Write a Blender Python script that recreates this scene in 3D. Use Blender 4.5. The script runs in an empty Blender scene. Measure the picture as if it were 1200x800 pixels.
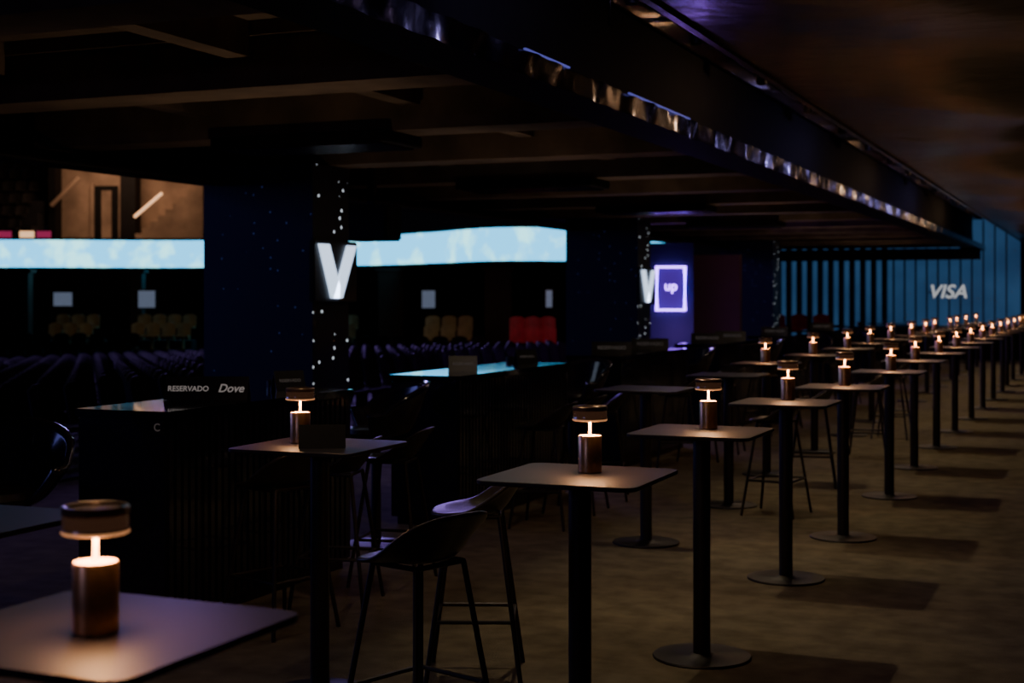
import bpy, bmesh, math, random
from mathutils import Vector, Matrix
random.seed(4)
C, S = 0.9225, 0.3859
scene = bpy.context.scene
coll = scene.collection

def arena(l, d, z):            # arena survey grid (rotated against the lounge) -> world
    return Vector((l*C - d*S, l*S + d*C, z))

# ------------------------------------------------------------ materials
def mat(name, col=(0.5,0.5,0.5), rough=0.5, metal=0.0, spec=0.5, emis=None, estr=0.0,
        noise=0.0, nscale=20.0, bump=0.0, bscale=60.0, bdist=0.01, coat=0.0):
    m = bpy.data.materials.new(name); m.use_nodes = True
    nt = m.node_tree; b = nt.nodes["Principled BSDF"]
    b.inputs["Base Color"].default_value = (*col, 1)
    b.inputs["Roughness"].default_value = rough
    b.inputs["Metallic"].default_value = metal
    b.inputs["Specular IOR Level"].default_value = spec
    b.inputs["Coat Weight"].default_value = coat
    if emis:
        b.inputs["Emission Color"].default_value = (*emis, 1)
        b.inputs["Emission Strength"].default_value = estr
    tc = nt.nodes.new("ShaderNodeTexCoord")
    if noise > 0:
        n = nt.nodes.new("ShaderNodeTexNoise"); n.inputs["Scale"].default_value = nscale
        n.inputs["Detail"].default_value = 6
        nt.links.new(tc.outputs["Object"], n.inputs["Vector"])
        r = nt.nodes.new("ShaderNodeValToRGB")
        r.color_ramp.elements[0].position = 0.3; r.color_ramp.elements[1].position = 0.7
        r.color_ramp.elements[0].color = (*[c*(1-noise) for c in col], 1)
        r.color_ramp.elements[1].color = (*[min(1, c*(1+noise)) for c in col], 1)
        nt.links.new(n.outputs["Fac"], r.inputs["Fac"])
        nt.links.new(r.outputs["Color"], b.inputs["Base Color"])
    if bump > 0:
        n2 = nt.nodes.new("ShaderNodeTexNoise"); n2.inputs["Scale"].default_value = bscale
        n2.inputs["Detail"].default_value = 3
        nt.links.new(tc.outputs["Object"], n2.inputs["Vector"])
        bp = nt.nodes.new("ShaderNodeBump"); bp.inputs["Strength"].default_value = bump
        bp.inputs["Distance"].default_value = bdist
        nt.links.new(n2.outputs["Fac"], bp.inputs["Height"])
        nt.links.new(bp.outputs["Normal"], b.inputs["Normal"])
    return m

M = {}
M['floor'] = mat("carpet", (0.156,0.130,0.088), 0.95, noise=0.28, nscale=6, bump=0.6, bscale=120, spec=0.1)
M['top'] = mat("table_laminate", (0.017,0.0135,0.0175), 0.44, noise=0.35, nscale=180, bump=0.15, bscale=500, bdist=0.001, spec=0.42)
M['steel'] = mat("black_powder_coat", (0.010,0.009,0.010), 0.45, bump=0.05, bscale=300, bdist=0.001)
M['brass'] = mat("brushed_brass", (0.74,0.46,0.22), 0.30, 0.95, noise=0.12, nscale=60)
M['lamptop'] = mat("lamptop_lit_orange", (0.75,0.42,0.20), 0.6, noise=0.05)  # matt orange in place of brass, mimics lamp light on the body top
M['cap'] = mat("bronze_cap_metal", (0.40,0.26,0.18), 0.30, 0.85, noise=0.1, nscale=30)
M['capglass'] = mat("smoked_glass_band", (0.05,0.03,0.025), 0.08, 0.0, noise=0.1, nscale=30, emis=(0.9,0.36,0.18), estr=0.03, coat=1.0)  # faint emission stands in for lamp light inside the glass
M['caprim'] = mat("lit_diffuser_rim", (0.5,0.3,0.2), 0.3, emis=(1.0,0.42,0.17), estr=0.45, noise=0.05)
M['glow'] = mat("lamp_glow", (1,0.6,0.3), 0.5, emis=(1.0,0.50,0.20), estr=6)
M['shell'] = mat("black_polypropylene", (0.02,0.017,0.016), 0.36, bump=0.03, bscale=200, spec=0.4)
M['gloss'] = mat("black_gloss_lacquer", (0.010,0.011,0.022), 0.18, coat=0.5, bump=0.15, bscale=90, bdist=0.002, noise=0.5, nscale=60)
M['glosstop'] = mat("black_glass_top", (0.006,0.006,0.008), 0.07, coat=0.5, noise=0.1, nscale=7)
M['concrete'] = mat("ceiling_concrete", (0.14,0.103,0.072), 0.85, noise=0.45, nscale=2.2, bump=0.3, bscale=30)
M['black'] = mat("matt_black_paint", (0.008,0.007,0.007), 0.7, noise=0.2, nscale=6, spec=0.2)
M['fasc'] = mat("black_matt_fascia", (0.010,0.009,0.008), 0.7, noise=0.2, nscale=6, spec=0.15)
M['fin'] = mat("satin_metal_fin", (0.20,0.16,0.13), 0.22, 1.0, noise=0.3, nscale=6, bump=0.2, bscale=5)
M['lip'] = mat("polished_lip_metal", (0.075,0.062,0.058), 0.16, 1.0, noise=0.5, nscale=4, bump=0.3, bscale=7)
M['darkwall'] = mat("dark_wall", (0.012,0.011,0.013), 0.8, noise=0.3, nscale=4)
M['bronze'] = mat("bronze_ceiling_sheet", (0.038,0.022,0.015), 0.26, 0.9, noise=0.4, nscale=3, bump=0.2, bscale=2.5, bdist=0.08)
M['mirror'] = mat("dark_mirror_ceiling", (0.40,0.33,0.29), 0.05, 1.0, noise=0.3, nscale=2, bump=0.3, bscale=3.0, bdist=0.04)
M['seat'] = mat("stadium_seat_plastic", (0.030,0.026,0.024), 0.7, noise=0.2, nscale=5, spec=0.2)
M['seatw'] = mat("stadium_seat_beige", (0.42,0.30,0.15), 0.5, noise=0.2, nscale=5)
M['seatr'] = mat("stadium_seat_red", (0.6,0.02,0.05), 0.5, noise=0.2, nscale=5)
M['beige'] = mat("stand_concrete", (0.38,0.27,0.19), 0.9, noise=0.4, nscale=1.0)
M['card'] = mat("black_card", (0.012,0.011,0.012), 0.35, noise=0.1, nscale=30)
M['ink'] = mat("printed_white", (0.6,0.56,0.52), 0.6, emis=(0.8,0.7,0.66), estr=0.20, noise=0.03)  # slight emission put in so the print reads brighter
M['inkdim'] = mat("printed_grey", (0.3,0.28,0.27), 0.6, emis=(0.8,0.7,0.66), estr=0.03, noise=0.03)  # weaker glow put into the grey print, which is no lamp
M['white'] = mat("sign_white", (0.9,0.9,0.95), 0.5, emis=(0.58,0.74,1.0), estr=1.7)
M['letter'] = mat("wall_lettering", (0.9,0.9,0.9), 0.5, emis=(0.9,0.92,0.95), estr=0.5)
M['purple'] = mat("violet_neon", (0.3,0.2,1), 0.5, emis=(0.34,0.14,1.0), estr=9)
M['purpled'] = mat("violet_sign_face", (0.02,0.01,0.1), 0.4, emis=(0.12,0.03,0.50), estr=0.5)
M['streak'] = mat("blue_streak_glow", (0.1,0.1,0.3), 0.5, emis=(0.22,0.22,1.0), estr=0.35)  # glow stands in for blue streaks reflected along the lip
M['redwall'] = mat("maroon_panel", (0.05,0.02,0.018), 0.7, noise=0.2, nscale=2, emis=(0.2,0.05,0.03), estr=0.02)  # faint glow put into the panel colour; not a lamp
M['column'] = mat("umber_column", (0.07,0.04,0.03), 0.7, noise=0.2, nscale=2)
M['orange'] = mat("stair_light", (1,0.6,0.3), 0.5, emis=(1.0,0.55,0.28), estr=1.4)
M['screen'] = mat("tv_screen", (0.3,0.35,0.45), 0.3, emis=(0.40,0.50,0.75), estr=0.20, noise=0.2, nscale=3)
M['magenta'] = mat("magenta_sign", (0.8,0.05,0.3), 0.3, emis=(0.8,0.05,0.2), estr=0.35)

def led_mat():
    m = bpy.data.materials.new("led_ribbon_face"); m.use_nodes = True
    nt = m.node_tree; b = nt.nodes["Principled BSDF"]
    b.inputs["Base Color"].default_value = (0.02,0.05,0.06,1)
    tc = nt.nodes.new("ShaderNodeTexCoord")
    n = nt.nodes.new("ShaderNodeTexNoise"); n.inputs["Scale"].default_value = 1.3; n.inputs["Detail"].default_value = 6
    nt.links.new(tc.outputs["Object"], n.inputs["Vector"])
    r = nt.nodes.new("ShaderNodeValToRGB")
    r.color_ramp.elements[0].position = 0.50; r.color_ramp.elements[0].color = (0.07,0.50,0.90,1)
    r.color_ramp.elements[1].position = 0.62; r.color_ramp.elements[1].color = (0.28,0.82,0.90,1)
    nt.links.new(n.outputs["Fac"], r.inputs["Fac"])
    nt.links.new(r.outputs["Color"], b.inputs["Emission Color"])
    b.inputs["Emission Strength"].default_value = 2.8
    return m
M['led'] = led_mat()

def blue_screen_mat():
    m = bpy.data.materials.new("blue_screen_face"); m.use_nodes = True
    nt = m.node_tree; b = nt.nodes["Principled BSDF"]
    b.inputs["Base Color"].default_value = (0.005,0.02,0.04,1)
    b.inputs["Roughness"].default_value = 0.5
    tc = nt.nodes.new("ShaderNodeTexCoord")
    n = nt.nodes.new("ShaderNodeTexNoise"); n.inputs["Scale"].default_value = 0.7; n.inputs["Detail"].default_value = 3
    nt.links.new(tc.outputs["Object"], n.inputs["Vector"])
    r = nt.nodes.new("ShaderNodeValToRGB")
    r.color_ramp.elements[0].position = 0.35; r.color_ramp.elements[0].color = (0.018,0.060,0.15,1)
    r.color_ramp.elements[1].position = 0.7; r.color_ramp.elements[1].color = (0.032,0.10,0.23,1)
    nt.links.new(n.outputs["Fac"], r.inputs["Fac"])
    nt.links.new(r.outputs["Color"], b.inputs["Emission Color"])
    b.inputs["Emission Strength"].default_value = 0.56
    return m
M['blue'] = blue_screen_mat()

def dotted(name, base, dotcol, scale, thr, strength, keep=0.5, rough=0.4):
    m = bpy.data.materials.new(name); m.use_nodes = True
    nt = m.node_tree; b = nt.nodes["Principled BSDF"]
    b.inputs["Base Color"].default_value = (*base, 1); b.inputs["Roughness"].default_value = rough
    tc = nt.nodes.new("ShaderNodeTexCoord")
    v = nt.nodes.new("ShaderNodeTexVoronoi"); v.inputs["Scale"].default_value = scale
    v.inputs["Randomness"].default_value = 0.75
    nt.links.new(tc.outputs["Object"], v.inputs["Vector"])
    lt = nt.nodes.new("ShaderNodeMath"); lt.operation = 'LESS_THAN'; lt.inputs[1].default_value = thr
    nt.links.new(v.outputs["Distance"], lt.inputs[0])
    sp = nt.nodes.new("ShaderNodeSeparateColor"); nt.links.new(v.outputs["Color"], sp.inputs["Color"])
    g = nt.nodes.new("ShaderNodeMath"); g.operation = 'GREATER_THAN'; g.inputs[1].default_value = keep
    nt.links.new(sp.outputs["Red"], g.inputs[0])
    mu = nt.nodes.new("ShaderNodeMath"); mu.operation = 'MULTIPLY'
    nt.links.new(lt.outputs[0], mu.inputs[0]); nt.links.new(g.outputs[0], mu.inputs[1])
    mu2 = nt.nodes.new("ShaderNodeMath"); mu2.operation = 'MULTIPLY'; mu2.inputs[1].default_value = strength
    nt.links.new(mu.outputs[0], mu2.inputs[0])
    b.inputs["Emission Color"].default_value = (*dotcol, 1)
    nt.links.new(mu2.outputs[0], b.inputs["Emission Strength"])
    return m
M['pillar'] = dotted("navy_pillar_cladding", (0.012,0.016,0.060), (0.10,0.16,0.6), 11, 0.10, 0.12, 0.65, 0.6)
M['pillardots'] = dotted("pillar_led_dots", (0.01,0.01,0.02), (0.8,0.9,1.0), 10, 0.17, 1.1, 0.35)

# ------------------------------------------------------------ mesh helpers
def mesh_obj(name, bm, material, parent=None, smooth=False):
    me = bpy.data.meshes.new(name); bm.normal_update(); bm.to_mesh(me); bm.free()
    mats = material if isinstance(material, (list, tuple)) else [material]
    for m in mats: me.materials.append(m)
    if smooth:
        for p in me.polygons: p.use_smooth = True
        me.set_sharp_from_angle(angle=math.radians(40))
    ob = bpy.data.objects.new(name, me); coll.objects.link(ob)
    if parent: ob.parent = parent
    return ob

def empty(name, loc=(0,0,0), rz=0.0):
    e = bpy.data.objects.new(name, None); e.empty_display_size = 0.1
    e.location = loc; e.rotation_euler = (0,0,rz); coll.objects.link(e); return e

def add_box(bm, lo, hi, mi=0, mtx=None):
    vs = [Vector((x,y,z)) for x in (lo[0],hi[0]) for y in (lo[1],hi[1]) for z in (lo[2],hi[2])]
    if mtx: vs = [mtx @ v for v in vs]
    v = [bm.verts.new(p) for p in vs]
    for f in [(0,1,3,2),(4,6,7,5),(0,4,5,1),(2,3,7,6),(0,2,6,4),(1,5,7,3)]:
        fc = bm.faces.new([v[i] for i in f]); fc.material_index = mi
    return v

def box(name, lo, hi, material, parent=None, bevel=0.0):
    bm = bmesh.new(); add_box(bm, lo, hi)
    if bevel: bmesh.ops.bevel(bm, geom=bm.edges[:], offset=bevel, segments=2, affect='EDGES')
    return mesh_obj(name, bm, material, parent)

def lathe(bm, prof, seg=40, cx=0, cy=0, mi=0, mis=None):
    rings = []
    for r, z in prof:
        if r < 1e-6: rings.append([bm.verts.new((cx,cy,z))])
        else: rings.append([bm.verts.new((cx+r*math.cos(2*math.pi*i/seg), cy+r*math.sin(2*math.pi*i/seg), z)) for i in range(seg)])
    for q, (a, b) in enumerate(zip(rings, rings[1:])):
        for i in range(seg):
            j = (i+1) % seg
            if len(a) == 1 and len(b) == 1: continue
            if len(a) == 1: f = bm.faces.new((a[0], b[j], b[i]))
            elif len(b) == 1: f = bm.faces.new((a[i], a[j], b[0]))
            else: f = bm.faces.new((a[i], a[j], b[j], b[i]))
            f.material_index = mis[q] if mis else mi
    bmesh.ops.recalc_face_normals(bm, faces=bm.faces[:])

def tube(bm, pts, r, seg=10, closed=False):
    pts = [Vector(p) for p in pts]; n = len(pts); rings = []
    for i, p in enumerate(pts):
        if closed: t = (pts[(i+1)%n]-pts[i-1]).normalized()
        else: t = (pts[min(i+1,n-1)]-pts[max(i-1,0)]).normalized()
        up = Vector((0,0,1)) if abs(t.z) < 0.9 else Vector((1,0,0))
        a = t.cross(up).normalized(); b = t.cross(a).normalized()
        rings.append([bm.verts.new(p + r*(math.cos(2*math.pi*k/seg)*a + math.sin(2*math.pi*k/seg)*b)) for k in range(seg)])
    rng = range(n) if closed else range(n-1)
    for i in rng:
        A, B = rings[i], rings[(i+1)%n]
        for k in range(seg):
            bm.faces.new((A[k], A[(k+1)%seg], B[(k+1)%seg], B[k]))
    if not closed:
        bm.faces.new(rings[0][::-1]); bm.faces.new(rings[-1])

def inst(src, parent, loc=None):
    o = bpy.data.objects.new(src.name.split('.')[0], src.data); coll.objects.link(o); o.parent = parent
    o.location = src.location if loc is None else loc
    o.rotation_euler = src.rotation_euler
    for m in src.modifiers:
        nm = o.modifiers.new(m.name, m.type)
        if m.type == 'SUBSURF': nm.levels = m.levels; nm.render_levels = m.render_levels
        if m.type == 'SOLIDIFY': nm.thickness = m.thickness; nm.offset = m.offset
    return o

class Kit:
    """first build makes the part meshes, later ones share them"""
    def __init__(self, name, builder): self.name, self.builder, self.parts = name, builder, None
    def place(self, loc, rz=0.0):
        e = empty(self.name, loc, rz)
        if self.parts is None: self.parts = self.builder(e)
        else:
            for p in self.parts:
                if p.type == 'LIGHT':
                    o = bpy.data.objects.new(p.name.split('.')[0], p.data); coll.objects.link(o)
                    o.parent = e; o.location = p.location; o.rotation_euler = p.rotation_euler
                else: inst(p, e)
        return e

# ------------------------------------------------------------ high table
TH = 1.05
def build_table(e):
    bm = bmesh.new()
    a, r, n = 0.285, 0.045, 8
    ring = []
    for cx, cy, a0 in ((a-r,a-r,0),(-a+r,a-r,90),(-a+r,-a+r,180),(a-r,-a+r,270)):
        for i in range(n+1):
            t = math.radians(a0 + 90*i/n); ring.append((cx+r*math.cos(t), cy+r*math.sin(t)))
    levels = [(0.985, TH-0.016), (1.0, TH-0.012), (1.0, TH-0.002), (0.994, TH)]
    rings = [[bm.verts.new((x*s, y*s, z)) for x, y in ring] for s, z in levels]
    for A, B in zip(rings, rings[1:]):
        for i in range(len(A)):
            j = (i+1) % len(A); bm.faces.new((A[i],A[j],B[j],B[i]))
    bm.faces.new(rings[0][::-1]); bm.faces.new(rings[-1])
    top = mesh_obj("table_top", bm, M['top'], e)
    bm = bmesh.new()
    add_box(bm, (-0.17,-0.03,TH-0.03), (0.17,0.03,TH-0.0165)); add_box(bm, (-0.03,-0.17,TH-0.03), (0.03,0.17,TH-0.0165))
    br = mesh_obj("top_bracket", bm, M['steel'], e)
    bm = bmesh.new(); lathe(bm, [(0,0.012),(0.040,0.012),(0.040,TH-0.03),(0,TH-0.03)], 32)
    col = mesh_obj("column", bm, M['steel'], e, True)
    bm = bmesh.new(); lathe(bm, [(0,0),(0.226,0),(0.228,0.006),(0.224,0.012),(0.06,0.014),(0.05,0.022),(0,0.022)], 56)
    bs = mesh_obj("base_plate", bm, M['steel'], e, True)
    return [top, br, col, bs]
table = Kit("high_table", build_table)

def build_lamp(e):
    bm = bmesh.new(); lathe(bm, [(0,0),(0.040,0),(0.042,0.002),(0.042,0.126),(0.040,0.130),(0.030,0.131),(0.012,0.129),(0,0.129)], 48, mis=[0,0,0,0,1,1,1])
    body = mesh_obj("lamp_body", bm, [M['brass'], M['lamptop']], e, True)
    bm = bmesh.new(); lathe(bm, [(0.008,0.129),(0.0056,0.136),(0.0048,0.150),(0.005,0.188),(0.0,0.188)], 20)
    stem = mesh_obj("glowing_stem", bm, M['glow'], e, True)
    bm = bmesh.new()
    lathe(bm, [(0.0,0.190),(0.046,0.190),(0.050,0.182),(0.059,0.182),(0.062,0.184),(0.062,0.189),(0.0605,0.192),(0.0605,0.218),(0.062,0.220),(0.062,0.231),(0.059,0.234),(0.053,0.233),(0.048,0.228),(0,0.228)], 48,
          mis=[0,0,2,2,2,0,1,0,0,0,0,0,0])
    cap = mesh_obj("lamp_cap", bm, [M['cap'],M['capglass'],M['caprim']], e, True)
    ld = bpy.data.lights.new("lamp_diffuser", 'AREA'); ld.shape = 'DISK'; ld.size = 0.085
    ld.color = (1.0,0.48,0.22); ld.energy = 3.0
    lo = bpy.data.objects.new("lamp_diffuser", ld); coll.objects.link(lo); lo.parent = e; lo.location = (0,0,0.1885)
    return [body, stem, cap, lo]
lamp = Kit("table_lamp", build_lamp)

def build_stool(e):
    bm = bmesh.new(); NR, NA = 9, 36
    cen = bm.verts.new((0,0,0.735)); prev = None
    def sst(x): x = max(0,min(1,x)); return x*x*(3-2*x)
    for ir in range(1, NR+1):
        r = ir/NR; ring = []
        for k in range(NA):
            p = 2*math.pi*k/NA; cx, sy = math.cos(p), math.sin(p)
            q = 1.0 + 0.10*abs(math.sin(2*p))
            x = 0.215*r*cx*q; y = 0.195*r*sy*q
            b = max(0.0, sy+0.25)/1.25
            lift = 0.165*sst((r-0.5)/0.5)*sst(b)
            z = 0.735 + 0.018*r*r + lift - 0.022*sst((r-0.7)/0.3)*sst(max(0,-sy))
            y += 0.035*sst((r-0.5)/0.5)*sst(b)
            ring.append(bm.verts.new((x,y,z)))
        if prev is None:
            for k in range(NA): bm.faces.new((cen, ring[k], ring[(k+1)%NA]))
        else:
            for k in range(NA): bm.faces.new((prev[k], ring[k], ring[(k+1)%NA], prev[(k+1)%NA]))
        prev = ring
    seat = mesh_obj("seat_shell", bm, M['shell'], e, True)
    so = seat.modifiers.new("thick", 'SOLIDIFY'); so.thickness = 0.018; so.offset = -1
    su = seat.modifiers.new("sub", 'SUBSURF'); su.levels = 1; su.render_levels = 1
    bm = bmesh.new()
    tp = [(0.12,0.11),(-0.12,0.11),(-0.12,-0.11),(0.12,-0.11)]
    bt = [(0.215,0.205),(-0.215,0.205),(-0.215,-0.205),(0.215,-0.205)]
    for (a,b),(c,d) in zip(tp, bt): tube(bm, [(a,b,0.715),(c,d,0.0)], 0.011, 10)
    tube(bm, [(a,b,0.714) for a,b in tp], 0.010, 8, True)
    legs = mesh_obj("legs", bm, M['steel'], e, True)
    bm = bmesh.new(); t = (0.715-0.27)/0.715
    q = [(a+(c-a)*t, b+(d-b)*t, 0.27) for (a,b),(c,d) in zip(tp,bt)]
    for i in range(4): tube(bm, [q[i], q[(i+1)%4]], 0.009, 8)
    fr = mesh_obj("footrest", bm, M['steel'], e, True)
    return [seat, legs, fr]
stool = Kit("bar_stool", build_stool)

def build_tub(e):
    bm = bmesh.new(); NA, NH = 32, 8; g = []
    for h in range(NH+1):
        t = h/NH; row = []
        for k in range(NA+1):
            p = math.radians(-20 + 220*k/NA)
            rr = 0.20 + 0.15*t**0.7
            top = 0.36*(0.45+0.55*max(0,math.sin(p))**0.6) if math.sin(p) > 0 else 0.36*0.45
            row.append(bm.verts.new((rr*1.05*math.cos(p), rr*math.sin(p), 0.74 + top*t)))
        g.append(row)
    for h in range(NH):
        for k in range(NA): bm.faces.new((g[h][k],g[h][k+1],g[h+1][k+1],g[h+1][k]))
    sh = mesh_obj("tub_shell", bm, M['gloss'], e, True)
    so = sh.modifiers.new("thick", 'SOLIDIFY'); so.thickness = 0.03; so.offset = 0
    bm = bmesh.new(); lathe(bm, [(0,0.70),(0.17,0.70),(0.20,0.72),(0.215,0.76),(0.20,0.79),(0,0.80)], 36)
    cu = mesh_obj("cushion", bm, M['shell'], e, True)
    bm = bmesh.new(); lathe(bm, [(0,0),(0.22,0),(0.22,0.012),(0.035,0.03),(0.03,0.71),(0,0.71)], 36)
    pd = mesh_obj("pedestal", bm, M['steel'], e, True)
    return [sh, cu, pd]
tub = Kit("tub_bar_chair", build_tub)

def text(body, size, loc, rot, material, parent, name="lettering", ext=0.001, align='CENTER', italic=0.0):
    cu = bpy.data.curves.new(name, 'FONT'); cu.body = body; cu.size = size; cu.extrude = ext
    cu.align_x = align; cu.align_y = 'CENTER'; cu.shear = italic; cu.offset = size*0.012
    cu.materials.append(material)
    o = bpy.data.objects.new(name, cu); coll.objects.link(o); o.parent = parent
    o.location = loc; o.rotation_euler = rot; return o
def tent_card(loc, w, h, rz, words=None, ink='ink'):
    e = empty("tent_card_sign", loc, rz)
    bm = bmesh.new(); d = h*0.35; t = 0.003
    prof = [(-d,0),(0,h),(d,0),(d-t*1.5,0),(0,h-t*4),(-d+t*1.5,0)]
    A = [bm.verts.new((-w/2,y,z)) for y,z in prof]; B = [bm.verts.new((w/2,y,z)) for y,z in prof]
    for i in range(6):
        j = (i+1)%6; bm.faces.new((A[i],A[j],B[j],B[i]))
    bm.faces.new((A[0],A[5],A[4],A[1])); bm.faces.new((A[1],A[4],A[3],A[2]))
    bm.faces.new((B[0],B[1],B[4],B[5])); bm.faces.new((B[1],B[2],B[3],B[4]))
    bmesh.ops.recalc_face_normals(bm, faces=bm.faces[:])
    mesh_obj("card", bm, M['card'], e)
    ang = math.pi/2 - math.atan2(d, h)
    if words:
        for s, sz, ox, k, it in words:
            text(s, sz, (ox, -d*(1-k)-0.002, h*k), (ang,0,0), M[ink], e, italic=it)
    return e

# ------------------------------------------------------------ room shell
box("floor", (-8.7,-2.5,-0.15), (1.6,40.3,0), M['floor'])
box("wall_right", (1.6,-2.5,0), (1.8,40.3,4.2), M['darkwall'])
box("wall_rear", (-8.7,-2.7,0), (1.8,-2.5,4.2), M['darkwall'])
box("wall_far", (-9.2,40.05,-0.15), (1.8,40.3,4.2), M['darkwall'])
bm = bmesh.new(); NX, NY = 14, 120; g = []
for i in range(NX+1):
    x = -5.6 + 7.2*i/NX
    g.append([bm.verts.new((x, -2.5+42.5*j/NY, 3.93+0.03*math.sin(x*3.1+j*0.45)+0.02*math.sin(j*1.1-x*2))) for j in range(NY+1)])
for i in range(NX):
    for j in range(NY): bm.faces.new((g[i][j],g[i][j+1],g[i+1][j+1],g[i+1][j]))
mesh_obj("ceiling_mirror", bm, M['mirror'], None, True)
SX = -3.36      # inner edge of the perimeter soffit
bm = bmesh.new(); add_box(bm, (-8.6,-2.5,3.36), (SX,40.05,3.5))
mesh_obj("ceiling", bm, M['concrete'])
bm = bmesh.new()
for i in range(17):
    y = 0.4 + i*2.35
    add_box(bm, (-8.6,y,2.96), (SX,y+0.42,3.36))
    add_box(bm, (-8.6,y-0.05,3.27), (SX,y,3.36)); add_box(bm, (-8.6,y+0.42,3.27), (SX,y+0.47,3.36))
    # trimmers between the beams
    if i < 16:
        for x in (-6.9,-5.0):
            add_box(bm, (x,y+0.47,3.14), (x+0.16,y+2.30,3.36))
mesh_obj("ceiling_beams", bm, M['concrete'])
box("trim_soffit_edge", (SX,-2.5,2.90), (-2.97,39.4,3.02), M['fasc'])
bm = bmesh.new(); prev = None
for j in range(0, 420):
    y = -2.5 + j*0.1; o = 0.012*math.sin(j*1.7)+0.010*math.sin(j*0.61)
    cur = [bm.verts.new((-2.955+o, y, 2.895)), bm.verts.new((-2.955+o*0.4-0.004, y, 2.96)), bm.verts.new((-2.955-o, y, 3.03))]
    if prev:
        for k in range(2): bm.faces.new((prev[k],cur[k],cur[k+1],prev[k+1]))
    prev = cur
mesh_obj("trim_polished_lip", bm, M['lip'], None, True)
bm = bmesh.new()
for a,b in ((7.25,7.95),(9.1,10.6)):
    add_box(bm, (-2.965,a,3.032), (-2.950,b,3.042))
mesh_obj("trim_blue_streak", bm, M['streak'])  # added glowing bars in place of reflected blue streaks
box("trim_soffit_upstand", (SX,-2.5,3.02), (SX+0.08,39.4,3.86), M['fasc'])
box("trim_arena_bulkhead", (-8.95,-2.5,2.86), (-8.6,40.05,3.9), M['black'])
box("trim_far_soffit", (-8.6,37.4,2.62), (-2.95,37.8,2.90), M['black'])
bm = bmesh.new()
for k,(x,z,r) in enumerate([(-8.35,2.82,0.035),(-8.2,2.86,0.025),(-8.05,2.80,0.04)]):
    tube(bm, [(x,-2.4,z),(x,37.3,z)], r, 10)
mesh_obj("ceiling_service_pipes", bm, M['steel'], None, True)
# louvred ventilation cassettes hung under the beams
for (x,y) in ((-5.9,10.0),(-5.9,14.7),(-5.9,19.4),(-5.9,24.1)):
    e = empty("ventilation_grille", (x,y,2.96))
    box("casing", (-0.8,-0.32,-0.09),(0.8,0.32,0.0), M['fasc'], e, bevel=0.01)
    bm = bmesh.new()
    for k in range(9): add_box(bm, (-0.74,-0.28+k*0.066,-0.105),(0.74,-0.25+k*0.066,-0.09))
    mesh_obj("louvres", bm, M['fin'], e)

bm = bmesh.new()
for x in (-3.22,-2.98,-2.5,-2.1):
    add_box(bm, (x,-2,3.74), (x+0.025,39.3,3.86))
for i in range(40):
    y = -1.5 + i*1.0
    add_box(bm, (-3.22,y,3.78), (-2.1,y+0.04,3.82))
mesh_obj("ceiling_fins", bm, M['fin'])
bm = bmesh.new()
for k in range(34):
    y = 5.2 + random.uniform(0,4.6); x = random.uniform(-2.75,-2.15); z1 = random.uniform(3.15,3.55)
    tube(bm, [(x,y,3.86),(x+random.uniform(-.03,.03),y,(3.74+z1)/2),(x+random.uniform(-.06,.06),y+0.03,z1)], 0.006, 6)
mesh_obj("ceiling_hanging_rods", bm, M['fin'], None, True)

bm = bmesh.new(); NX, NY = 26, 260; g = []
for i in range(NX+1):
    u = i/NX; x = -1.89 + u*3.49; row = []
    for j in range(NY+1):
        y = -2.5 + 42.4*j/NY
        amp = min(1, u*1.6)*0.75
        z = 3.0 + amp*(0.16*math.sin(y*0.9+u*3.5) + 0.08*math.sin(y*1.9 - u*6) + 0.05*math.sin(y*0.4+u*9)) + 0.25*(u**1.3)*math.cos(y*0.35+0.6)*0.6
        row.append(bm.verts.new((x,y,z)))
    g.append(row)
for i in range(NX):
    for j in range(NY): bm.faces.new((g[i][j],g[i][j+1],g[i+1][j+1],g[i+1][j]))
mesh_obj("ceiling_bronze", bm, M['bronze'], None, True)
box("trim_bronze_edge", (-1.91,-2.5,2.985), (-1.87,39.4,3.86), M['fin'])

# ------------------------------------------------------------ pillars + V signs
for y0 in (1.6, 11.8, 22.0, 32.1):
    e = empty("pillar", (-7.62, y0+0.35, 0))
    bm = bmesh.new(); v = add_box(bm, (-0.62,-0.35,0), (0.62,0.35,2.95))
    bm.faces.ensure_lookup_table()
    for f in bm.faces:
        f.normal_update()
        f.material_index = 1 if f.calc_center_median().x > 0.5 else 0
    mesh_obj("pillar_cladding", bm, [M['pillar'], M['pillardots']], e)
    box("pillar_plinth", (-0.64,-0.37,0), (0.64,0.37,0.12), M['black'], e)
def vsign(y, z):
    e = empty("letter_v_sign", (-6.96, y, z))
    box("sign_back_box", (-0.04,-0.42,-0.30), (0.02,0.42,0.30), M['card'], e, bevel=0.01)
    bm = bmesh.new()
    for pts in ([(-0.36,0.26),(-0.17,0.26),(0.03,-0.14),(0.02,-0.26),(-0.12,-0.26)], [(0.19,0.26),(0.36,0.26),(0.08,-0.26),(-0.10,-0.26),(-0.06,-0.20)]):
        A = [bm.verts.new((0.022,a,b)) for a,b in pts]; B = [bm.verts.new((0.045,a,b)) for a,b in pts]
        bm.faces.new(A[::-1]); bm.faces.new(B)
        for i in range(len(A)):
            j = (i+1)%len(A); bm.faces.new((A[i],A[j],B[j],B[i]))
    bmesh.ops.recalc_face_normals(bm, faces=bm.faces[:])
    mesh_obj("letter_v", bm, M['white'], e)
vsign(12.15, 1.92); vsign(22.35, 1.85)

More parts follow.
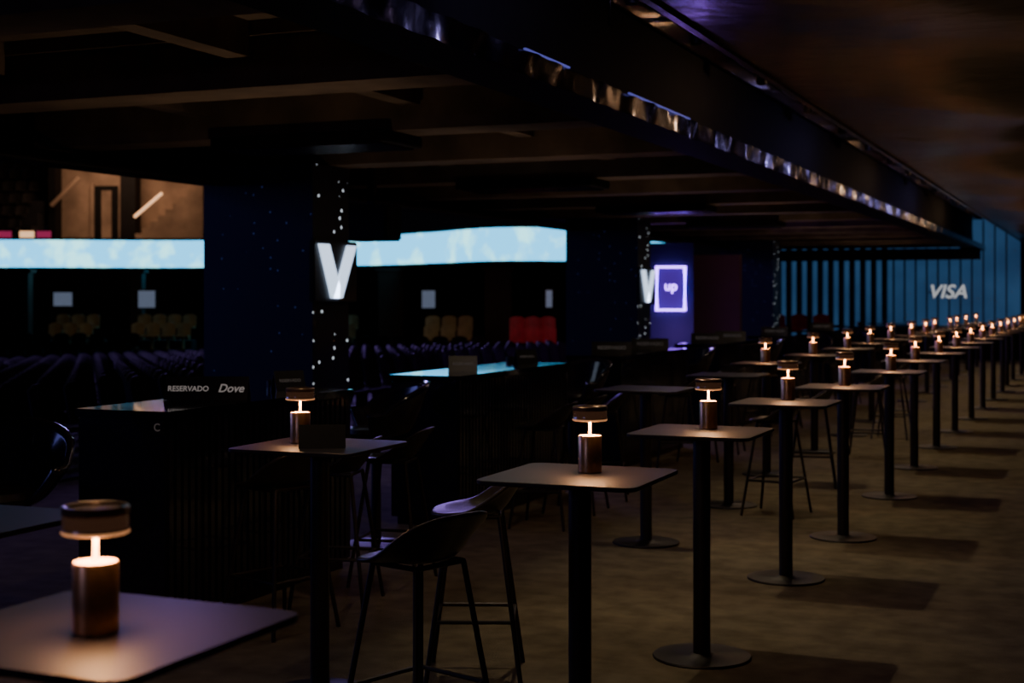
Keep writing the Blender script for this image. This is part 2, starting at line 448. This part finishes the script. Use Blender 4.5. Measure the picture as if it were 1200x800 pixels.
# ------------------------------------------------------------ tables and lamps
rowA = [(-1.745,2.15,(-1.73,2.135)),(-1.70,4.68,(-1.69,4.755)),(-1.735,6.43,(-1.735,6.55)),(-1.757,8.41,(-1.78,8.58)),
        (-1.69,10.0,(-1.70,10.12)),(-1.68,12.2,(-1.68,12.3)),(-1.74,14.36,(-1.74,14.45))]
y = 16.4
while y < 37: rowA.append((-1.72+random.uniform(-.03,.03), y, (-1.73, y+0.1))); y += 2.0
for x, yy, lp in rowA:
    table.place((x,yy,0), random.uniform(-0.02,0.02))
    lamp.place((lp[0],lp[1],TH+0.0005), random.uniform(0,3))
rowB = [(-2.97,3.05,0),(-3.05,5.2,1),(-2.89,9.27,0),(-2.80,11.2,0),(-2.96,13.3,1)]
y = 15.4
while y < 36: rowB.append((-2.92+random.uniform(-.05,.05), y, 1)); y += 2.05
for x, yy, l in rowB:
    table.place((x,yy,0), random.uniform(-0.02,0.02))
    if l: lamp.place((x-0.03 if yy>6 else -3.17, yy+0.08 if yy>6 else 5.24, TH+0.0005), 0)
tent_card((-2.98,5.10,TH+0.0005), 0.19, 0.095, math.radians(28))

pi = math.pi
for x, yy, rz in [(-2.58,5.75,-1.2),(-2.30,4.62,-1.9),(-2.42,12.7,-1.4),(-2.35,10.9,-1.7),(-2.3,15.1,-1.5),(-2.35,17.3,-1.6)]:
    stool.place((x,yy,0), rz)
counters = [(5.85,7.75),(9.3,11.6),(13.0,15.4),(16.8,19.2),(20.6,23.0),(24.4,26.8),(28.2,30.6),(32.0,34.4)]
for a, b in counters:
    n = 3
    for i in range(n):
        yy = a + (i+0.5)*(b-a)/n
        stool.place((-3.85+random.uniform(-.06,.06), yy, 0), -pi/2+random.uniform(-.35,.35))
for yy in (5.05,8.5,12.3,16.1,19.9,23.7,27.5,31.3):
    tub.place((-4.55 if yy>6 else -4.7,yy,0), random.choice([0.3,-0.5,-0.9]) if yy>6 else 0.4)

# ------------------------------------------------------------ counters
for a, b in counters:
    e = empty("bar_counter", (-4.585, (a+b)/2, 0)); h = (b-a)/2
    box("carcass", (-0.275,-h+0.01,0.06), (0.265,h-0.01,1.06), M['gloss'], e, bevel=0.006)
    box("toe_kick", (-0.24,-h+0.05,0), (0.23,h-0.05,0.06), M['steel'], e)
    box("counter_top", (-0.29,-h,1.06), (0.285,h,1.10), M['glosstop'], e, bevel=0.005)
    bm = bmesh.new(); n = int((b-a)/0.06)
    for i in range(n):
        y0 = -h+0.03+i*(2*h-0.06)/n
        add_box(bm, (0.2655,y0,0.08), (0.275,y0+0.035,1.05))
    mesh_obj("fluted_front", bm, M['gloss'], e)
    bm = bmesh.new(); lathe(bm, [(0,1.10),(0.04,1.10),(0.04,1.145),(0.035,1.15),(0.03,1.13),(0,1.13)], 20, -0.24, h-0.1)
    mesh_obj("added_uplight_housing", bm, M['steel'], e, True)  # made-up fixture around the added ceiling fill
    ld = bpy.data.lights.new("added_uplight_beam",'SPOT'); ld.energy = 24; ld.color = (1.0,0.68,0.44); ld.spot_size = math.radians(130); ld.spot_blend = 0.7; ld.shadow_soft_size = 0.025  # added warm fill that brightens the dark ceiling beams
    lo = bpy.data.objects.new("added_uplight_beam", ld); coll.objects.link(lo); lo.parent = e; lo.location = (-0.24,h-0.1,1.165); lo.rotation_euler = (pi,math.radians(-18),0)
eC = empty("counter_section_plate", (-4.36,5.853,1.02)); box("plate", (-0.035,-0.006,-0.035),(0.035,0.0,0.035), M['card'], eC)
text("C", 0.055, (0,-0.008,0), (pi/2,0,0), M['inkdim'], eC)
tent_card((-4.60,6.62,1.1005), 0.47, 0.13, 0.33, [("RESERVADO",0.042,-0.10,0.48,0.0),("Dove",0.065,0.14,0.5,0.25)])
for x,yy,w,rz in [(-4.62,7.5,0.2,1.0),(-4.55,9.9,0.22,0.5),(-4.6,11.3,0.2,0.9),(-4.6,13.6,0.4,0.3),(-4.6,14.9,0.4,0.3),(-4.6,17.3,0.4,0.3),(-4.6,18.5,0.4,0.3),(-4.6,21.2,0.4,0.3),(-4.6,25,0.4,0.3)]:
    tent_card((x,yy,1.1005), w, 0.12, rz, [("RESERVADO",w*0.13,0,0.5,0)], 'inkdim')

# ------------------------------------------------------------ far blue screen wall
e = empty("video_wall", (0,0,0))
box("screen_face", (-8.9,39.98,0.9), (-2.12,40.04,3.75), M['blue'], e)
e2 = empty("vertical_slat_screen")
bm = bmesh.new(); x = -8.55
while x < -2.3:
    w = 0.13 if x < -5.4 else 0.030
    add_box(bm, (x,39.55,0.0), (x+w,39.75,3.34 if x<-3.3 else 3.7)); x += 0.29
mesh_obj("slats", bm, M['steel'], e2)
e3 = empty("sponsor_lettering", (-3.93,39.5,1.80))
text("VISA", 0.50, (0,0,0), (pi/2,0,0), M['letter'], e3, ext=0.02, italic=0.25)
box("mounting_bar", (-0.5,0.03,-0.02),(0.5,0.05,0.02), M['steel'], e3)

# ------------------------------------------------------------ stadium seating
def seats(name, rows, material, treads=None):
    e = empty(name)
    bm = bmesh.new()
    for pos, yaw in rows:
        m = Matrix.Translation(pos) @ Matrix.Rotation(yaw, 4, 'Z')
        w, n = 0.44, 4
        F=[];B=[]
        for i in range(n+1):
            u = -1+2*i/n; x = u*w/2; yb = 0.20-0.05*u*u
            top = 0.86-0.06*abs(u)**3
            F.append((bm.verts.new(m@Vector((x,yb,0.42))), bm.verts.new(m@Vector((x,yb+0.09,top)))))
            B.append((bm.verts.new(m@Vector((x,yb+0.03,0.42))), bm.verts.new(m@Vector((x,yb+0.115,top)))))
        for i in range(n):
            bm.faces.new((F[i][0],F[i][1],F[i+1][1],F[i+1][0])); bm.faces.new((B[i][0],B[i+1][0],B[i+1][1],B[i][1]))
            bm.faces.new((F[i][1],B[i][1],B[i+1][1],F[i+1][1])); bm.faces.new((F[i][0],F[i+1][0],B[i+1][0],B[i][0]))
        for i in (0,n): bm.faces.new((F[i][0],B[i][0],B[i][1],F[i][1]))
        add_box(bm, (-0.21,-0.2,0.40), (0.21,0.2,0.45), 0, m)
        add_box(bm, (-0.03,0.0,0.0), (0.03,0.16,0.40), 0, m)
    mesh_obj("seats", bm, material, e)
    if treads: mesh_obj("terrace_steps", treads, M['darkwall'], e)
    return e
rows = []; tread = bmesh.new()
for r in range(15):
    x = -9.5 - r*0.85; z = -0.05 - r*0.03
    for k in range(44):
        y = 5.0 + k*0.52
        if k % 15 == 14: continue
        rows.append((Vector((x,y,z)), pi/2))
    add_box(tread, (x-0.45,3,z-0.2), (x+0.40,29,z))
seats("stadium_seating", rows, M['seat'], tread)

yawA = math.atan2(S, C)
mt = Matrix.Rotation(yawA,4,'Z')
def bank(name, l0, l1, d0, z0, n, rise, run, material, pitch=0.55):
    rw = []; t = bmesh.new()
    for r in range(n):
        d = d0 + r*run; z = z0 + r*rise; l = l0
        while l < l1:
            rw.append((arena(l,d,z), yawA)); l += pitch
        add_box(t, (l0-0.4,d-run/2,z-rise-0.4), (l1+0.1,d+run/2,z), 0, mt)
    seats(name, rw, material, t)
bank("opposite_seating", -20, -11.4, 42.0, -0.9, 3, 0.3, 0.9, M['seat'])
bank("opposite_seating", -7, -0.5, 38.5, -0.9, 3, 0.3, 0.9, M['seat'])
for l0,l1,d in ((-14.9,-13.4,46.2),(-12.2,-10.6,46.2),(-5.6,-4.8,44.2),(-2.4,-1.2,42.0)):
    bank("suite_seating", l0, l1, d, -0.02, 2, 0.27, 0.8, M['seatw'], 0.5)
bank("red_seating", 0.15, 1.25, 40.5, -0.05, 2, 0.30, 0.7, M['seatr'], 0.45)
bank("upper_seating", -26.0, -18.9, 55.2, 3.9, 6, 0.55, 0.8, M['seat'])
def abox(name, lo, hi, material, parent=None):
    bm = bmesh.new(); add_box(bm, lo, hi, 0, mt); return mesh_obj(name, bm, material, parent)
abox("arena_floor", (-40,12.5,-1.9), (14,60,-1.7), M['darkwall'])
abox("wall_opposite_suites", (-30,54.0,-1.6), (12,54.3,3.0), M['darkwall'])
for l0,l1,d in ((-17.1,-16.4,48.2),(-4.3,-3.5,45.6),(-0.85,0.0,43.8),(-13.0,-12.6,48.4)):
    e = empty("arena_column", arena((l0+l1)/2, d+0.25, 0), yawA); w2 = (l1-l0)/2
    box("shaft", (-w2,-0.25,-1.3),(w2,0.25,2.5), M['column'], e); box("capital", (-w2-0.1,-0.3,2.5),(w2+0.1,0.3,2.6), M['column'], e)
def tv(l,d,z,w,h):
    e = empty("wall_tv", arena(l,d,z), yawA)
    box("tv_bezel", (-w/2-0.04,0,-h/2-0.04),(w/2+0.04,0.06,h/2+0.04), M['card'], e)
    box("tv_panel", (-w/2,-0.01,-h/2),(w/2,0.0,h/2), M['screen'], e)
tv(-15.0,47.5,1.60,0.62,0.45); tv(-12.2,47.5,1.60,0.56,0.56); tv(-2.7,46,1.60,0.42,0.56); tv(1.1,42.2,1.62,0.18,0.5)

def ribbon(name, pts, zb, zt):
    e = empty(name); bm = bmesh.new()
    P = []
    for i in range(len(pts)-1):
        p0 = pts[max(i-1,0)]; p1 = pts[i]; p2 = pts[i+1]; p3 = pts[min(i+2,len(pts)-1)]
        for k in range(6):
            t = k/6
            P.append(tuple(0.5*((2*p1[j])+(-p0[j]+p2[j])*t+(2*p0[j]-5*p1[j]+4*p2[j]-p3[j])*t*t+(-p0[j]+3*p1[j]-3*p2[j]+p3[j])*t**3) for j in (0,1)))
    P.append(pts[-1])
    vs = [(bm.verts.new(arena(l,d,zb)), bm.verts.new(arena(l,d,zt))) for l,d in P]
    for a,b in zip(vs,vs[1:]): bm.faces.new((a[0],b[0],b[1],a[1]))
    mesh_obj("led_face", bm, M['led'], e)
    bm = bmesh.new()
    for a,b in zip(P,P[1:]):
        for (z0,z1,o0,o1) in ((zb-0.08,zb,-0.05,0.4),(zt,zt+0.08,-0.05,0.4),(zb,zt,0.05,0.4)):
            vv = [arena(a[0],a[1]+o0,z0),arena(b[0],b[1]+o0,z0),arena(b[0],b[1]+o1,z0),arena(a[0],a[1]+o1,z0)]
            lo = [bm.verts.new(v) for v in vv]; hi = [bm.verts.new(v+Vector((0,0,z1-z0))) for v in vv]
            bm.faces.new(lo[::-1]); bm.faces.new(hi)
            for i in range(4): j=(i+1)%4; bm.faces.new((lo[i],lo[j],hi[j],hi[i]))
    mesh_obj("led_housing", bm, M['black'], e)
ribbon("led_ribbon_board", [(-30,52),(-24.96,51.6),(-18,50),(-11.5,50.6),(-5.48,47.6),(-2.66,44.4),(-1.0,41.7),(0.25,41),(1.9,41.5)], 2.72, 3.68)
ribbon("led_ribbon_board", [(4.3,45),(5.3,45.2)], 3.18, 3.42)

e = empty("upper_concourse")
def cb(n, lo, hi, m):
    bm = bmesh.new(); add_box(bm, lo, hi, 0, mt); return mesh_obj(n, bm, m, e)
cb("concourse_wall", (-18.4,58,3.7), (-12.5,58.3,8.0), M['beige'])
cb("doorway", (-17.0,57.9,3.9), (-16.0,58.05,6.2), M['black'])
cb("door_frame_l", (-17.12,57.8,3.9), (-17.0,58.0,6.3), M['beige']); cb("door_frame_r", (-16.0,57.8,3.9), (-15.88,58.0,6.3), M['beige'])
cb("door_panel", (-16.7,57.85,4.0), (-16.3,57.9,6.0), M['beige'])
cb("pier", (-15.7,57.0,3.7), (-15.1,57.8,8.0), M['black'])
cb("pier_left", (-18.6,57.0,3.7), (-18.3,57.8,8.0), M['black'])
bm = bmesh.new()
for i in range(9):
    add_box(bm, (-15.0+i*0.3,56.6,3.9), (-14.7+i*0.3,57.6,4.2+i*0.24), 0, mt)
mesh_obj("stair", bm, M['beige'], e)
bm = bmesh.new(); tube(bm, [arena(-15.0,56.5,4.85),arena(-13.9,56.5,5.8)], 0.06, 8)
mesh_obj("stair_handrail_light", bm, M['orange'], e)
bm = bmesh.new(); tube(bm, [arena(-18.3,56.5,5.3),arena(-17.2,56.5,6.4)], 0.09, 8)
mesh_obj("sloping_rail", bm, M['beige'], e)
e = empty("magenta_advert")
for i,(a,b) in enumerate(((-17.4,-16.9),(-16.8,-16.3),(-18.8,-17.7))):
    bm = bmesh.new(); add_box(bm, (a,50.25,3.762), (b,50.3,4.0), 0, mt); mesh_obj("advert_panel", bm, M['magenta'] if i else M['orange'], e)

# neon kiosk
e = empty("neon_kiosk_sign", (-7.5,25.6,1.83), 0.3)
box("sign_panel", (-0.22,0.0,-0.36),(0.22,0.05,0.36), M['purpled'], e)
bm = bmesh.new(); tube(bm, [(-0.26,-0.02,-0.40),(0.26,-0.02,-0.40),(0.26,-0.02,0.40),(-0.26,-0.02,0.40)], 0.034, 8, True)
mesh_obj("neon_frame", bm, M['purple'], e)
box("support_post", (-0.42,0.05,-1.83),(0.42,0.35,0.85), M['pillar'], e)
text("up", 0.24, (0,-0.01,0.04), (pi/2,0,0), M['purple'], e)
box("maroon_partition", (-7.6,27.3,0),(-6.6,27.45,2.5), M['redwall'])
seats("red_armchairs", [(Vector((-8.3+i*0.6,38.6,0.35)), 0.2) for i in range(3)], M['seatr'])
box("red_armchair_dais", (-8.55,38.2,0),(-6.6,39.1,0.35), M['black'])

e = empty("hanging_loudspeaker", (-7.63,14.15,2.5))
box("speaker_cabinet", (-0.28,-0.2,-0.2),(0.28,0.2,0.2), M['black'], e, bevel=0.02)
box("speaker_bracket", (-0.04,-0.04,0.2),(0.04,0.04,0.86), M['steel'], e)

# ------------------------------------------------------------ lights
def build_spot(e):
    bm = bmesh.new(); lathe(bm, [(0.040,-0.10),(0.045,-0.10),(0.045,0.04),(0.02,0.05),(0.012,0.14),(0,0.14)], 24)
    bd = mesh_obj("spot_housing", bm, M['steel'], e, True)
    ld = bpy.data.lights.new("spot_beam", 'SPOT'); ld.energy = 90; ld.color = (1.0,0.78,0.50)
    ld.spot_size = math.radians(56); ld.spot_blend = 0.8; ld.shadow_soft_size = 0.03
    lo = bpy.data.objects.new("spot_beam", ld); coll.objects.link(lo); lo.parent = e
    lo.location = (0,0,-0.11); lo.rotation_euler = (math.radians(-8), math.radians(-16), 0)
    return [bd, lo]
spot = Kit("ceiling_spotlight", build_spot)
for x, yy, lp in rowA[2:]:
    spot.place((-2.86, yy+0.45, 3.68))
for yy in (5.1,):
    e = spot.place((-2.86, yy, 3.68))
    for ch in e.children:
        if ch.type == 'LIGHT':
            ch.data = ch.data.copy(); ch.data.energy = 42

def area(name, loc, rot, size, power, color, sy=None):
    ld = bpy.data.lights.new(name, 'AREA'); ld.energy = power; ld.color = color; ld.size = size
    if sy: ld.shape = 'RECTANGLE'; ld.size_y = sy
    o = bpy.data.objects.new(name, ld); coll.objects.link(o); o.location = loc; o.rotation_euler = rot; return o
for y in range(4, 38, 4):
    area("recessed_downlight", (-3.2,y,2.895), (0,0,0), 0.12, 4.5, (1.0,0.74,0.48))
for i, y in enumerate(range(3, 38, 5)):
    pl = bpy.data.lights.new("slot_fill",'POINT'); pl.energy = 5; pl.color = (0.4,0.35,1.0) if i%2 else (1.0,0.6,0.35); pl.shadow_soft_size = 0.03  # added points without fixtures, bring out the slot fins
    po = bpy.data.objects.new("slot_fill", pl); coll.objects.link(po); po.location = (-2.4,y,3.5)
area("arena_violet_fill", (-20,7,4.2), (0,math.radians(-80),0), 4, 230, (0.25,0.26,1.0), 10)  # added fill out of view, brings blue-violet light in from the arena side
def aim(o, target):
    o.rotation_euler = (Vector(target)-o.location).to_track_quat('-Z','Y').to_euler()
r2 = area("arena_violet_fill", (-17,30,4.9), (0,0,0), 9, 950, (0.42,0.24,1.0), 0.9); aim(r2, (-2,7,1))  # added unseen panel that gives the table tops a violet sheen
r3 = area("seating_fill", (-14,17,5.2), (0,0,0), 4, 10, (1.0,0.85,0.8), 4)  # added out of view to lift the near seat rows
r4 = area("rear_fill_light", (-4.5,-2.2,2.5), (0,0,0), 1.5, 9, (0.45,0.42,1.0), 0.3); aim(r4, (-4.4,8,0.8))  # added cool fill behind the camera for faces turned towards it
p = arena(-15.5,54.5,7.6); area("concourse_light", p, (math.radians(35),0,yawA), 3, 130, (1.0,0.6,0.38))
p = arena(-12.8,44.6,2.3); area("suite_light", p, (math.radians(30),0,yawA), 4, 3, (1.0,0.75,0.4), 0.4)
p = arena(-3.0,41.0,2.3); area("suite_light", p, (math.radians(30),0,yawA), 4, 3, (1.0,0.75,0.4), 0.4)
p = arena(0.8,39.2,2.3); area("red_seat_light", p, (math.radians(30),0,yawA), 1, 5, (1.0,0.5,0.5))
pl = bpy.data.lights.new("neon_spill",'POINT'); pl.energy = 26; pl.color = (0.42,0.16,1); pl.shadow_soft_size = 0.2
po = bpy.data.objects.new("neon_spill", pl); coll.objects.link(po); po.location = (-7.15,24.9,1.0)

w = bpy.data.worlds.new("world"); scene.world = w; w.use_nodes = True
w.node_tree.nodes["Background"].inputs[0].default_value = (0.4,0.38,0.6,1)
w.node_tree.nodes["Background"].inputs[1].default_value = 0.003

cam = bpy.data.cameras.new("camera"); co = bpy.data.objects.new("camera", cam); coll.objects.link(co)
co.location = (0,0,1.67); co.rotation_euler = (pi/2,0,math.radians(22.7))
cam.lens = 50; cam.sensor_width = 36; cam.shift_y = -52/1200; cam.clip_end = 200; cam.clip_start = 0.05
cam.dof.use_dof = True; cam.dof.focus_distance = 5.6; cam.dof.aperture_fstop = 3.2
scene.camera = co
